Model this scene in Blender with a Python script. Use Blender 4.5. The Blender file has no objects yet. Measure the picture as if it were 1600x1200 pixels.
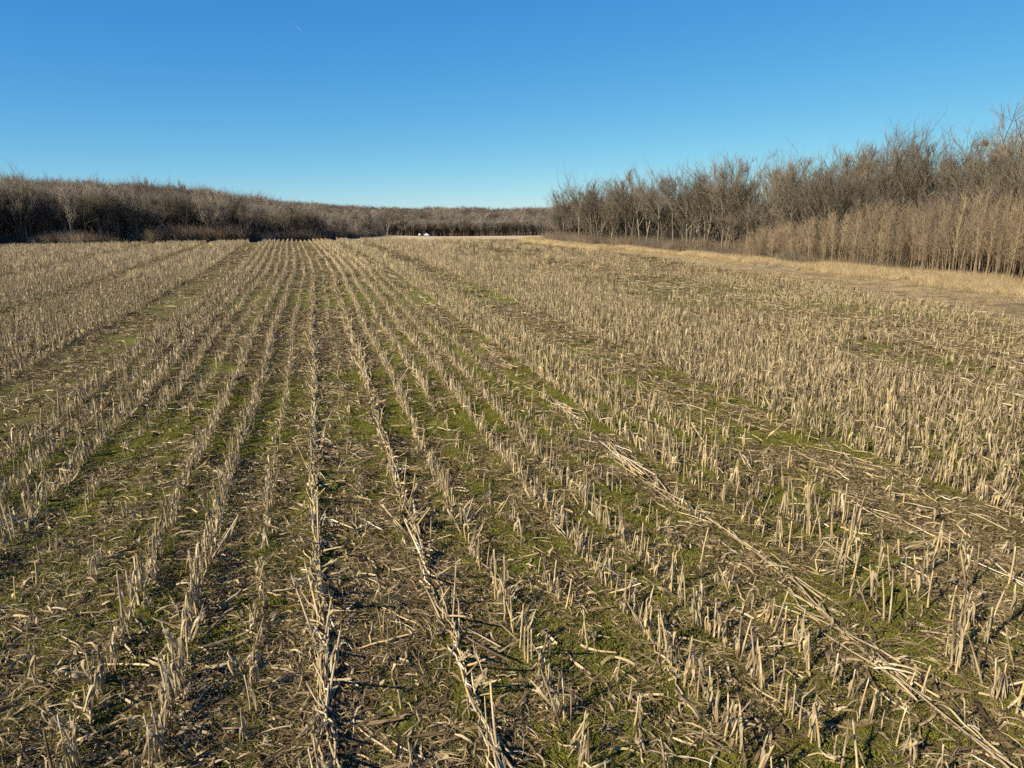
import bpy, math
import numpy as np
R = math.radians
sc = bpy.context.scene
C = sc.collection

# ------------------------------------------------------------------ camera
CAM_H = 5.1
PITCH, YAW = R(13.57), R(15.28)          # looking down and to the right of the rows (+Y)
cam_d = bpy.data.cameras.new('camera')
cam_d.sensor_width = 36.0
cam_d.lens = 24.98
cam_d.clip_start, cam_d.clip_end = 0.1, 30000
cam = bpy.data.objects.new('camera', cam_d)
C.objects.link(cam)
cam.location = (0, 0, CAM_H)
cam.rotation_euler = (R(90) - PITCH, 0, -YAW)
sc.camera = cam

# ------------------------------------------------------------------ sky and sun
SUN_EL = R(33)
SHADOW_AZ = R(66)                        # shadows fall this far right of +Y
w = bpy.data.worlds.new('World'); sc.world = w; w.use_nodes = True
nt = w.node_tree; nt.nodes.clear()
sky = nt.nodes.new('ShaderNodeTexSky'); sky.sky_type = 'NISHITA'; sky.sun_disc = False
sky.sun_elevation = SUN_EL
sky.sun_rotation = SHADOW_AZ + math.pi
sky.altitude = 200; sky.air_density = 0.7; sky.dust_density = 0.0; sky.ozone_density = 3.0
sep = nt.nodes.new('ShaderNodeSeparateColor'); comb = nt.nodes.new('ShaderNodeCombineColor')
nt.links.new(sky.outputs[0], sep.inputs[0])
for ch, (pw, gain) in enumerate(((1.24, .645), (.78, .80), (.32, .86))):     # the deep clear winter blue of the photograph
    a = nt.nodes.new('ShaderNodeMath'); a.operation = 'MULTIPLY'; a.inputs[1].default_value = .115
    b = nt.nodes.new('ShaderNodeMath'); b.operation = 'POWER'; b.inputs[1].default_value = pw
    c = nt.nodes.new('ShaderNodeMath'); c.operation = 'MULTIPLY'; c.inputs[1].default_value = gain/.115
    nt.links.new(sep.outputs[ch], a.inputs[0]); nt.links.new(a.outputs[0], b.inputs[0]); nt.links.new(b.outputs[0], c.inputs[0]); nt.links.new(c.outputs[0], comb.inputs[ch])
bg = nt.nodes.new('ShaderNodeBackground'); bg.inputs['Strength'].default_value = 0.0555
out = nt.nodes.new('ShaderNodeOutputWorld')
nt.links.new(comb.outputs[0], bg.inputs[0]); nt.links.new(bg.outputs[0], out.inputs[0])
sun_d = bpy.data.lights.new('sun', 'SUN'); sun_d.energy = 5.0; sun_d.angle = R(0.53); sun_d.color = (1.0, 0.895, 0.72)
sun = bpy.data.objects.new('sun', sun_d); C.objects.link(sun)
sun.rotation_euler = (math.pi/2 - SUN_EL, 0, -SHADOW_AZ)   # local -Z points along the shadow direction and down
sc.view_settings.view_transform = 'Standard'; sc.view_settings.look = 'None'
sc.view_settings.exposure = 1.03; sc.view_settings.gamma = 1.0
sc.view_settings.use_curve_mapping = False
sc.cycles.use_denoising = False                 # keep the fine stems and twigs crisp
sc.cycles.adaptive_threshold = .02; sc.cycles.max_bounces = 4; sc.cycles.diffuse_bounces = 2; sc.cycles.glossy_bounces = 2; sc.cycles.transparent_max_bounces = 4

rng = np.random.default_rng(7)

# ------------------------------------------------------------------ noise and terrain
def _hash(ix, iy, s):
    h = (ix.astype(np.int64)*374761393 + iy.astype(np.int64)*668265263 + s*982451653) & 0x7fffffff
    h = ((h ^ (h >> 13))*1274126177) & 0x7fffffff
    return ((h ^ (h >> 16)) & 0xffff)/65535.0
def vnoise(x, y, s=0):
    x = np.asarray(x, float); y = np.asarray(y, float)
    ix, iy = np.floor(x), np.floor(y); fx, fy = x-ix, y-iy
    fx = fx*fx*(3-2*fx); fy = fy*fy*(3-2*fy)
    a, b = _hash(ix, iy, s), _hash(ix+1, iy, s); c, d = _hash(ix, iy+1, s), _hash(ix+1, iy+1, s)
    return (a*(1-fx)+b*fx)*(1-fy) + (c*(1-fx)+d*fx)*fy
def fbm(x, y, s=0, o=4):
    v, a, t = 0, 1.0, 0
    for i in range(o):
        v = v + a*vnoise(x*2**i, y*2**i, s+i*17); t += a; a *= .5
    return v/t
def sstep(a, b, x):
    t = np.clip((x-a)/(b-a), 0, 1); return t*t*(3-2*t)

ROW = 0.772; ROW0 = -0.28
def wander(y):
    y = np.asarray(y, float)
    return -2.2*sstep(60, 150, y) + 0.05*np.sin(y*.33) + .04*np.sin(y*.11+1)
def row_of(x, y): return (x - wander(y) - ROW0)/ROW

def edge_right(y):        # where the stubble stops and the grass margin starts
    return np.interp(y, [0, 12, 27, 50, 73, 100, 125, 150, 400], [29, 30.5, 33, 36.5, 38.5, 37.5, 36.5, 45, 150]) + .8*(vnoise(np.asarray(y)*.12, 0, 5)-.5)
WOOD_R = np.array([(64, 6), (56.5, 24), (51.5, 35), (48, 44), (46.3, 58), (45.5, 74), (43.3, 93), (40.0, 105), (40, 121), (46, 143), (75, 165)])
def wood_right(y): return np.interp(y, WOOD_R[:, 1], WOOD_R[:, 0])
WOOD_L = np.array([(-260, 20), (-150, 70), (-95, 104), (-60, 121), (-47, 129), (-34, 132), (-21, 140), (-8, 146), (1, 158), (10, 190), (20, 240), (30, 330), (37, 418), (85, 416), (135, 402), (190, 380), (260, 330), (420, 200)])
def wood_left_y(x): return np.interp(x, WOOD_L[:, 0], WOOD_L[:, 1])

def zg(x, y):
    x = np.asarray(x, float); y = np.asarray(y, float)
    r = np.hypot(x, y); az = np.degrees(np.arctan2(x, y))
    yy = np.maximum(r*np.cos(np.radians(np.clip(az, -60, 60))), 0)
    t = np.maximum(yy-118, 0)
    z = -(t*t/(t+40))*.0318
    z = np.maximum(z, -9.6)
    hill = np.interp(az, [-60, -30, -12, -8, -5, -2, 1, 4, 10], [12.6, 12.6, 12.2, 10.4, 7.9, 5.4, 2.8, 1.0, 0])
    z = z + hill*sstep(165, 315, r)*(y > 0)
    far = np.interp(az, [-10, 0, 6, 14, 19, 30, 60], [9, 9.6, 10.2, 10.0, 9.4, 9.0, 8])
    z = z + far*sstep(440, 760, r)*(y > 0)
    z = z - 9*sstep(330, 430, r)*sstep(-2, -14, az)*0
    return z
def near_bumps(x, y):
    k = row_of(x, y)
    amp = 1-sstep(25, 60, np.hypot(x, y))
    ridge = .025*np.cos(2*np.pi*k)
    n = .07*(fbm(x*1.3, y*1.3, 3)-.5) + .05*(fbm(x*5, y*5, 9, 3)-.5)
    return amp*(ridge+n)
def zt(x, y): return zg(x, y) + near_bumps(x, y)

# ------------------------------------------------------------------ mesh builder
class MB:
    def __init__(s): s.v = []; s.f = {3: [], 4: []}; s.t = []; s.n = 0
    def add(s, v, quads=None, tris=None, tint=.5):
        v = np.asarray(v, float).reshape(-1, 3)
        s.v.append(v)
        s.t.append(np.broadcast_to(np.asarray(tint, float), (len(v),)))
        if quads is not None and len(quads): s.f[4].append(np.asarray(quads)+s.n)
        if tris is not None and len(tris): s.f[3].append(np.asarray(tris)+s.n)
        s.n += len(v)
    def tube(s, P, rad, sides=5, tint=.5, cap=True, phase=0.0):
        P = np.asarray(P, float); n = len(P); rad = np.broadcast_to(np.asarray(rad, float), (n,))
        T = np.gradient(P, axis=0); T /= np.linalg.norm(T, axis=1)[:, None]+1e-9
        ref = np.array([0.0, 0, 1]) if abs(T[0, 2]) < .8 else np.array([1.0, 0, 0])
        A = np.cross(T, ref); A /= np.linalg.norm(A, axis=1)[:, None]+1e-9
        B = np.cross(T, A)
        th = np.arange(sides)*2*np.pi/sides + phase
        ring = A[:, None, :]*np.cos(th)[None, :, None] + B[:, None, :]*np.sin(th)[None, :, None]
        V = P[:, None, :] + ring*rad[:, None, None]
        i = np.arange(n-1)[:, None]*sides; j = np.arange(sides)[None, :]; j2 = (j+1) % sides
        q = np.stack([i+j, i+j2, i+sides+j2, i+sides+j], -1).reshape(-1, 4)
        V = V.reshape(-1, 3)
        tt = np.repeat(np.broadcast_to(np.asarray(tint, float), (n,)), sides)
        tr = []
        if cap:
            b = (n-1)*sides
            tr = [(b, b+k, b+k+1) for k in range(1, sides-1)]
        s.add(V, q, tr, tt)
    def strip(s, P, W, side, tint=.5, fold=0.0):
        P = np.asarray(P, float); n = len(P); W = np.broadcast_to(np.asarray(W, float), (n,))
        side = np.broadcast_to(np.asarray(side, float), (n, 3))
        V = np.stack([P-side*W[:, None]/2, P+side*W[:, None]/2], 1).reshape(-1, 3)
        i = np.arange(n-1)*2
        s.add(V, np.stack([i, i+1, i+3, i+2], -1), None, np.repeat(np.broadcast_to(np.asarray(tint, float), (n,)), 2))
    def spikes(s, B, T, r, tint):        # many thin three-sided twigs at once
        B = np.asarray(B, float); T = np.asarray(T, float); n = len(B)
        if n == 0: return
        D = T-B; D /= np.linalg.norm(D, axis=1)[:, None]+1e-9
        ref = np.where(np.abs(D[:, 2:3]) < .8, [[0, 0, 1.0]], [[1.0, 0, 0]])
        A = np.cross(D, ref); A /= np.linalg.norm(A, axis=1)[:, None]+1e-9
        Bn = np.cross(D, A); r = np.broadcast_to(np.asarray(r, float), (n,))[:, None]
        V = np.stack([B+A*r, B+(-.5*A+.866*Bn)*r, B+(-.5*A-.866*Bn)*r, T], 1).reshape(-1, 3)
        o = np.arange(n)[:, None]*4
        tr = np.concatenate([o+[0, 1, 3], o+[1, 2, 3], o+[2, 0, 3]])
        s.add(V, None, tr, np.repeat(np.broadcast_to(np.asarray(tint, float), (n,)), 4))
    def mesh(s, name, mat, smooth=False):
        me = bpy.data.meshes.new(name)
        V = np.concatenate(s.v); me.vertices.add(len(V)); me.vertices.foreach_set('co', V.astype(np.float32).ravel())
        q = np.concatenate(s.f[4]) if s.f[4] else np.zeros((0, 4), int)
        t = np.concatenate(s.f[3]) if s.f[3] else np.zeros((0, 3), int)
        loops = np.concatenate([q.ravel(), t.ravel()]).astype(np.int32)
        me.loops.add(len(loops)); me.loops.foreach_set('vertex_index', loops)
        st = np.concatenate([np.arange(len(q))*4, len(q)*4+np.arange(len(t))*3]).astype(np.int32)
        me.polygons.add(len(st)); me.polygons.foreach_set('loop_start', st)
        if smooth: me.polygons.foreach_set('use_smooth', np.ones(len(st), bool))
        me.update(calc_edges=True)
        a = me.attributes.new('tint', 'FLOAT', 'POINT'); a.data.foreach_set('value', np.concatenate(s.t).astype(np.float32))
        me.materials.append(mat); me.validate()
        return me

def link(name, me, parent=None, loc=(0, 0, 0), rot=(0, 0, 0), scl=1.0, coll=None):
    o = bpy.data.objects.new(name, me); (coll or C).objects.link(o)
    o.location = loc; o.rotation_euler = rot
    o.scale = (scl,)*3 if np.isscalar(scl) else scl
    if parent: o.parent = parent
    return o
def tag(o, label=None, cat=None, group=None, kind=None):
    if label: o['label'] = label
    if cat: o['category'] = cat
    if group: o['group'] = group
    if kind: o['kind'] = kind
    return o

# ------------------------------------------------------------------ materials
ALB = .745                               # one scale for all natural surfaces' reflectance
def ramp_mat(name, stops, rough=.75, rnd=.25, nscale=30.0, namp=.35, spec=.25, hv=.12, translucent=0.0):
    """colour from each piece's own tint, a little shifted from piece to piece and mottled along it"""
    m = bpy.data.materials.new(name); m.use_nodes = True
    t = m.node_tree; N = t.nodes; L = t.links
    b = N['Principled BSDF']; b.inputs['Roughness'].default_value = rough
    b.inputs['Specular IOR Level'].default_value = spec
    at = N.new('ShaderNodeAttribute'); at.attribute_name = 'tint'
    oi = N.new('ShaderNodeObjectInfo')
    m1 = N.new('ShaderNodeMath'); m1.operation = 'MULTIPLY_ADD'; m1.inputs[1].default_value = rnd; m1.inputs[2].default_value = -rnd/2
    L.new(oi.outputs['Random'], m1.inputs[0])
    ad = N.new('ShaderNodeMath'); L.new(at.outputs['Fac'], ad.inputs[0]); L.new(m1.outputs[0], ad.inputs[1])
    tc = N.new('ShaderNodeTexCoord'); no = N.new('ShaderNodeTexNoise'); no.inputs['Scale'].default_value = nscale; no.inputs['Detail'].default_value = 3
    L.new(tc.outputs['Object'], no.inputs['Vector'])
    m2 = N.new('ShaderNodeMath'); m2.operation = 'MULTIPLY_ADD'; m2.inputs[1].default_value = namp; m2.inputs[2].default_value = -namp/2
    L.new(no.outputs['Fac'], m2.inputs[0])
    ad2 = N.new('ShaderNodeMath'); ad2.use_clamp = True; L.new(ad.outputs[0], ad2.inputs[0]); L.new(m2.outputs[0], ad2.inputs[1])
    cr = N.new('ShaderNodeValToRGB'); L.new(ad2.outputs[0], cr.inputs[0])
    e = cr.color_ramp.elements
    while len(e) < len(stops): e.new(.5)
    for i, (p, c) in enumerate(stops): e[i].position = p; e[i].color = (*[v*ALB for v in c], 1)
    hsv = N.new('ShaderNodeHueSaturation'); L.new(cr.outputs[0], hsv.inputs['Color'])
    m3 = N.new('ShaderNodeMath'); m3.operation = 'MULTIPLY_ADD'; m3.inputs[1].default_value = 2*hv; m3.inputs[2].default_value = 1-hv
    L.new(oi.outputs['Random'], m3.inputs[0]); L.new(m3.outputs[0], hsv.inputs['Value'])
    L.new(hsv.outputs[0], b.inputs['Base Color'])
    if translucent:
        tr = N.new('ShaderNodeBsdfTranslucent'); L.new(hsv.outputs[0], tr.inputs[0])
        mx = N.new('ShaderNodeMixShader'); mx.inputs[0].default_value = translucent
        L.new(b.outputs[0], mx.inputs[1]); L.new(tr.outputs[0], mx.inputs[2]); L.new(mx.outputs[0], N['Material Output'].inputs[0])
    return m
M_STALK = ramp_mat('dry corn stalk', [(0, (.11, .074, .038)), (.22, (.26, .19, .105)), (.5, (.46, .36, .205)), (.72, (.53, .395, .18)), (.88, (.55, .39, .14)), (1, (.66, .58, .42))], rough=.55, spec=.4, nscale=14, namp=.5)
M_LEAF = ramp_mat('dry corn leaf', [(0, (.10, .066, .035)), (.3, (.24, .176, .097)), (.6, (.43, .335, .19)), (.85, (.54, .425, .24)), (1, (.64, .54, .36))], rough=.65, spec=.3, nscale=18, namp=.4, translucent=.18)
M_LITTER = ramp_mat('straw litter', [(0, (.055, .036, .015)), (.28, (.145, .10, .045)), (.55, (.29, .21, .10)), (.8, (.46, .345, .175)), (1, (.61, .49, .29))], rough=.7, nscale=10, namp=.3, translucent=.1)
M_MOSS = ramp_mat('moss and short grass', [(0, (.072, .082, .011)), (.4, (.150, .160, .017)), (.75, (.235, .228, .028)), (1, (.32, .25, .06))], rough=.8, nscale=6, namp=.4, translucent=.2)
M_GRASS = ramp_mat('dry tan grass', [(0, (.19, .13, .058)), (.4, (.41, .295, .14)), (.75, (.59, .44, .225)), (1, (.70, .56, .33))], rough=.7, nscale=4, namp=.3, translucent=.2)
M_WEED = ramp_mat('grey dead weed', [(0, (.09, .07, .045)), (.5, (.21, .17, .12)), (1, (.34, .29, .22))], rough=.8, nscale=4)
M_BARK = ramp_mat('grey brown bark', [(0, (.06, .047, .033)), (.4, (.16, .13, .092)), (.75, (.29, .24, .17)), (1, (.42, .36, .27))], rough=.85, spec=.15, nscale=3.5, namp=.5)
M_TWIG = ramp_mat('bare twigs', [(0, (.062, .048, .034)), (.4, (.128, .103, .072)), (.75, (.205, .168, .115)), (1, (.31, .26, .175))], rough=.8, spec=.15, nscale=.6, namp=.4)
M_SAP = ramp_mat('sapling stems', [(0, (.115, .080, .050)), (.4, (.22, .16, .10)), (.75, (.35, .262, .162)), (1, (.39, .31, .13))], rough=.75, spec=.2, nscale=.9, namp=.35)
M_WHITE = ramp_mat('pale peeling bark', [(0, (.17, .135, .10)), (.4, (.32, .275, .21)), (1, (.55, .51, .43))], rough=.75, nscale=2.2, namp=.7)
M_RUST = ramp_mat('russet brush', [(0, (.12, .065, .035)), (.5, (.27, .16, .085)), (1, (.38, .25, .14))], rough=.8, nscale=1.0)

def plain(name, col, rough=.5, metal=0):
    m = bpy.data.materials.new(name); m.use_nodes = True; b = m.node_tree.nodes['Principled BSDF']
    no = m.node_tree.nodes.new('ShaderNodeTexNoise'); no.inputs['Scale'].default_value = 6
    mx = m.node_tree.nodes.new('ShaderNodeMix'); mx.data_type = 'RGBA'
    mx.inputs['A'].default_value = (*[c*.85 for c in col], 1); mx.inputs['B'].default_value = (*col, 1)
    m.node_tree.links.new(no.outputs['Fac'], mx.inputs['Factor']); m.node_tree.links.new(mx.outputs['Result'], b.inputs['Base Color'])
    b.inputs['Roughness'].default_value = rough; b.inputs['Metallic'].default_value = metal
    return m

def ground_material():
    m = bpy.data.materials.new('field soil moss and chaff'); m.use_nodes = True
    t = m.node_tree; N = t.nodes; L = t.links; b = N['Principled BSDF']; b.inputs['Roughness'].default_value = .9; b.inputs['Specular IOR Level'].default_value = .1
    tc = N.new('ShaderNodeTexCoord')
    def noise(scale, det=4, rough=.6, dist=0):
        n = N.new('ShaderNodeTexNoise'); n.inputs['Scale'].default_value = scale; n.inputs['Detail'].default_value = det
        n.inputs['Roughness'].default_value = rough; n.inputs['Distortion'].default_value = dist
        L.new(tc.outputs['Object'], n.inputs['Vector']); return n
    def ramp(src, stops):
        r = N.new('ShaderNodeValToRGB'); L.new(src, r.inputs[0]); e = r.color_ramp.elements
        while len(e) < len(stops): e.new(.5)
        for i, (p, c) in enumerate(stops): e[i].position = p; e[i].color = (*[v*ALB for v in c], 1)
        return r
    def mix(f, a, c):
        x = N.new('ShaderNodeMix'); x.data_type = 'RGBA'; L.new(f, x.inputs['Factor']); L.new(a, x.inputs['A']); L.new(c, x.inputs['B']); return x.outputs['Result']
    def attr(nm):
        a = N.new('ShaderNodeAttribute'); a.attribute_name = nm; return a.outputs['Fac']
    soil = ramp(noise(9, 6).outputs['Fac'], [(.25, (.058, .043, .018)), (.5, (.125, .095, .040)), (.75, (.21, .16, .075))])
    moss = ramp(noise(14, 6).outputs['Fac'], [(.25, (.066, .072, .012)), (.5, (.135, .142, .019)), (.75, (.21, .205, .035))])
    nm = noise(1.7, 5, .65, .4)
    ma = N.new('ShaderNodeMath'); ma.operation = 'MULTIPLY_ADD'; L.new(nm.outputs['Fac'], ma.inputs[0]); ma.inputs[1].default_value = 2.6
    mo = N.new('ShaderNodeMath'); mo.operation = 'MULTIPLY_ADD'; L.new(attr('moss'), mo.inputs[0]); mo.inputs[1].default_value = 1.5; mo.inputs[2].default_value = -1.35
    L.new(mo.outputs[0], ma.inputs[2]); ma.use_clamp = True
    col = mix(ma.outputs[0], soil.outputs[0], moss.outputs[0])
    # chaff: flecks of straw pressed into the soil
    vo = N.new('ShaderNodeTexVoronoi'); vo.inputs['Scale'].default_value = 30
    mp = N.new('ShaderNodeMapping'); mp.inputs['Scale'].default_value = (1, .35, 1); mp.inputs['Rotation'].default_value = (0, 0, .5)
    L.new(tc.outputs['Object'], mp.inputs[0]); L.new(mp.outputs[0], vo.inputs['Vector'])
    nz = noise(5, 4)
    ch = N.new('ShaderNodeMath'); ch.operation = 'SUBTRACT'; L.new(nz.outputs['Fac'], ch.inputs[0]); L.new(vo.outputs['Distance'], ch.inputs[1])
    ch2 = N.new('ShaderNodeMath'); ch2.operation = 'MULTIPLY_ADD'; L.new(ch.outputs[0], ch2.inputs[0]); ch2.inputs[1].default_value = 4; ch2.use_clamp = True
    cs = N.new('ShaderNodeMath'); cs.operation = 'MULTIPLY_ADD'; L.new(attr('chaff'), cs.inputs[0]); cs.inputs[1].default_value = 3.0; cs.inputs[2].default_value = -1.6
    L.new(cs.outputs[0], ch2.inputs[2])
    straw = ramp(noise(22, 3).outputs['Fac'], [(.3, (.17, .12, .052)), (.55, (.31, .225, .105)), (.75, (.44, .33, .165))])
    col = mix(ch2.outputs[0], col, straw.outputs[0])
    grass = ramp(noise(1.1, 6).outputs['Fac'], [(.3, (.10, .078, .032)), (.5, (.225, .16, .078)), (.7, (.36, .265, .14))])
    col = mix(attr('grass'), col, grass.outputs[0])
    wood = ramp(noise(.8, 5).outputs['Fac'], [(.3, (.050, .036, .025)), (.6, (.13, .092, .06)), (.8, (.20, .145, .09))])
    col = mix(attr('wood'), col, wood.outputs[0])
    pale = ramp(noise(.05, 4).outputs['Fac'], [(.3, (.46, .34, .18)), (.7, (.62, .48, .28))])
    col = mix(attr('pale'), col, pale.outputs[0])
    L.new(col, b.inputs['Base Color'])
    bp = N.new('ShaderNodeBump'); bp.inputs['Strength'].default_value = .9; bp.inputs['Distance'].default_value = .03
    L.new(noise(26, 6, .7).outputs['Fac'], bp.inputs['Height']); L.new(bp.outputs[0], b.inputs['Normal'])
    return m

# ------------------------------------------------------------------ row plan of the field
def row_plan(k, y):
    """(chance that a stalk stands, height, leafiness, lean along the row) for row k at distance y"""
    near = y < 19
    if k <= -12: return (.05, .3, .3, 0) if k in (-19, -20, -30, -31) else (.95, .5, .85, 0)
    if k <= -9: return (.07, .3, .4, 0)
    if k <= -6: return (.95, .49, .9, 0)
    if k == -5: return (.22, .36, .7, 0) if near else (.8, .43, .8, 0)
    if k == -4: return (.13, .34, .6, 0) if near else (.35, .4, .7, 0)
    if k in (-3, -2): return (.92, .45, .92, 0)
    if k == -1: return (.5, .30, .7, 0)
    if k == 0: return (.8, .46, .35, 1)
    if k == 1: return (.28, .26, .6, 0)
    if k == 2: return (.72, .48, .25, 1)
    if k == 3: return (1.0, .44, .25, 0)
    if k == 4: return (.3, .30, .4, 0) if near else (.85, .41, .35, 0)
    if k in (5, 6): return (.92, .44, .35, 0)
    if k == 7: return (.62, .38, .5, 0)
    if k == 8: return (.12, .3, .3, 0)
    if k in (9, 10): return (.66 if y < 11 else .96, .54, .4, 0)
    if k == 11: return (.55 if y < 14 else .92, .5, .5, 0)
    if k <= 14: return (.13, .42, .4, 0)
    if k <= 23: return (.98, .54, .8, 0)
    if k == 24: return (.2, .4, .4, 0)
    if k <= 29: return (.88, .48, .6, 0)
    if k <= 33: return (.33, .42, .5, 0)
    if k <= 42: return (.62, .43, .55, 0)
    return (.4, .4, .5, 0)
def flatness(k):          # how much the harvest residue lies in the gap round row k
    k = np.asarray(k)
    f = np.interp(k, [-32, -31, -30, -29, -21, -19.5, -18, -12, -11, -9.5, -8.5, -6, -5, -4, -3, -1, 0, 1, 2.4, 3, 7, 7.6, 8, 8.5, 9, 11.4, 12, 14.6, 15.2, 23.5, 24, 25, 29, 30, 34, 35],
                  [.3, .6, .6, .25, .25, .6, .25, .25, .4, .4, .25, .25, .5, .5, .4, .5, .6, .75, .5, .25, .3, .6, .8, .3, .25, .4, .72, .72, .35, .35, .9, .45, .4, .9, .9, .5])
    return f
def moss_amount(x, y):
    k = row_of(x, y); r = np.hypot(x, y)
    g = np.interp(k, [-20, -12, -11, -9, -8, -6, -5, -4, -3, 0, 1, 3, 4, 5, 7, 8.2, 8.5, 9, 9.5, 12, 14, 15, 15.5, 24], [.25, .25, .45, .45, .3, .35, .6, .6, .55, .6, .68, .78, .85, .8, .8, .8, 1, 1, .7, .6, .7, .75, .4, .4])
    patch = fbm(x*.35, y*.35, 21, 3)
    v = g + .9*(patch-.5)
    return np.clip((v+.15)*(1-.75*sstep(18, 75, r)), 0, 1)

# ------------------------------------------------------------------ ground: one sheet out to the horizon
M_GROUND = ground_material()
def build_ground():
    az = np.concatenate([np.arange(-34, 56, .25), np.arange(56, 326, 4.5)])
    rr = [0.0, 1.2]
    while rr[-1] < 9000: rr.append(rr[-1]*(1.018 if rr[-1] < 900 else 1.2))
    rr = np.array(rr[1:]); nA, nR = len(az), len(rr)
    a = np.radians(az)[None, :]; X = rr[:, None]*np.sin(a); Y = rr[:, None]*np.cos(a)
    Z = zt(X, Y)
    V = np.concatenate([[[0, 0, float(zt(0, 0))]], np.stack([X, Y, Z], -1).reshape(-1, 3)])
    i = np.arange(nR-1)[:, None]*nA+1; j = np.arange(nA)[None, :]; j2 = (j+1) % nA
    q = np.stack([i+j, i+nA+j, i+nA+j2, i+j2], -1).reshape(-1, 4)[:, ::-1]
    j = np.arange(nA); tr = np.stack([np.zeros(nA, int), 1+j, 1+(j+1) % nA], -1)[:, ::-1]
    mb = MB(); mb.add(V, q, tr)
    me = mb.mesh('ground', M_GROUND, smooth=True)
    x, y = V[:, 0], V[:, 1]; r = np.hypot(x, y); k = row_of(x, y)
    moss = moss_amount(x, y)
    chaff = np.clip(.08*flatness(k)+.30-.14*(((k > -11.5) & (k < -8.6)) | ((k > 11.5) & (k < 14.8)) | ((k > -20.3) & (k < -18.6)))+.35*(fbm(x*.5, y*.5, 31, 3)-.5)+.25*sstep(20, 90, r), 0, 1)
    gr = sstep(-.8, .8, x-edge_right(y)+1.2*(fbm(x*.4, y*.4, 41, 3)-.5))*(y < 160)*(y > -60)
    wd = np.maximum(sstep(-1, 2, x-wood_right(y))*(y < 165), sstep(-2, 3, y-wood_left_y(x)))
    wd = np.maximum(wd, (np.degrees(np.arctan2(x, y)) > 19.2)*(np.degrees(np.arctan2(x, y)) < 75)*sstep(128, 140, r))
    pale = sstep(140, 175, r)*(1-wd)*(y > 0)
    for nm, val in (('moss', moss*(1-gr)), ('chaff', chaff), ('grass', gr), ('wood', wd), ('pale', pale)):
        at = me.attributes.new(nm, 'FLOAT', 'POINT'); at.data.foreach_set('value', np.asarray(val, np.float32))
    tag(link('ground', me), kind='structure')
build_ground()

# ------------------------------------------------------------------ scattering one mass ("stuff") from a few source meshes
def source_collection(name, meshes):
    col = bpy.data.collections.new(name)
    for i, me in enumerate(meshes): col.objects.link(bpy.data.objects.new('%s_%03d' % (name, i), me))
    return col
def scatter(name, label, cat, pts, rot, scl, idx, col, top=True):
    pts = np.asarray(pts, float); n = len(pts)
    me = bpy.data.meshes.new(name); me.vertices.add(n); me.vertices.foreach_set('co', pts.astype(np.float32).ravel())
    a = me.attributes.new('rot', 'FLOAT_VECTOR', 'POINT'); a.data.foreach_set('vector', np.asarray(rot, np.float32).ravel())
    s = np.asarray(scl, np.float32); s = np.repeat(s[:, None], 3, 1) if s.ndim == 1 else s
    a = me.attributes.new('scl', 'FLOAT_VECTOR', 'POINT'); a.data.foreach_set('vector', s.ravel())
    a = me.attributes.new('idx', 'INT', 'POINT'); a.data.foreach_set('value', np.asarray(idx, np.int32))
    o = bpy.data.objects.new(name, me); C.objects.link(o)
    g = bpy.data.node_groups.new(name, 'GeometryNodeTree')
    g.interface.new_socket('Geometry', in_out='INPUT', socket_type='NodeSocketGeometry'); g.interface.new_socket('Geometry', in_out='OUTPUT', socket_type='NodeSocketGeometry')
    N = g.nodes; L = g.links
    gi = N.new('NodeGroupInput'); go = N.new('NodeGroupOutput'); ip = N.new('GeometryNodeInstanceOnPoints')
    ci = N.new('GeometryNodeCollectionInfo'); ci.inputs['Collection'].default_value = col
    ci.inputs['Separate Children'].default_value = True; ci.inputs['Reset Children'].default_value = True
    def na(nm, ty):
        x = N.new('GeometryNodeInputNamedAttribute'); x.data_type = ty; x.inputs['Name'].default_value = nm; return x.outputs['Attribute']
    e2r = N.new('FunctionNodeEulerToRotation')
    L.new(na('rot', 'FLOAT_VECTOR'), e2r.inputs[0]); L.new(e2r.outputs[0], ip.inputs['Rotation'])
    L.new(na('scl', 'FLOAT_VECTOR'), ip.inputs['Scale']); L.new(na('idx', 'INT'), ip.inputs['Instance Index'])
    ip.inputs['Pick Instance'].default_value = True
    L.new(ci.outputs[0], ip.inputs['Instance']); L.new(gi.outputs[0], ip.inputs['Points']); L.new(ip.outputs[0], go.inputs[0])
    md = o.modifiers.new('scatter', 'NODES'); md.node_group = g
    tag(o, label, cat, kind='stuff')
    return o
def yaw_only(n): return np.stack([np.zeros(n), np.zeros(n), rng.uniform(0, 6.283, n)], -1)
def in_view(x, y, pad=8):
    az = np.degrees(np.arctan2(x, y)); return (az > -21-pad) & (az < 52+pad)

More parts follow.
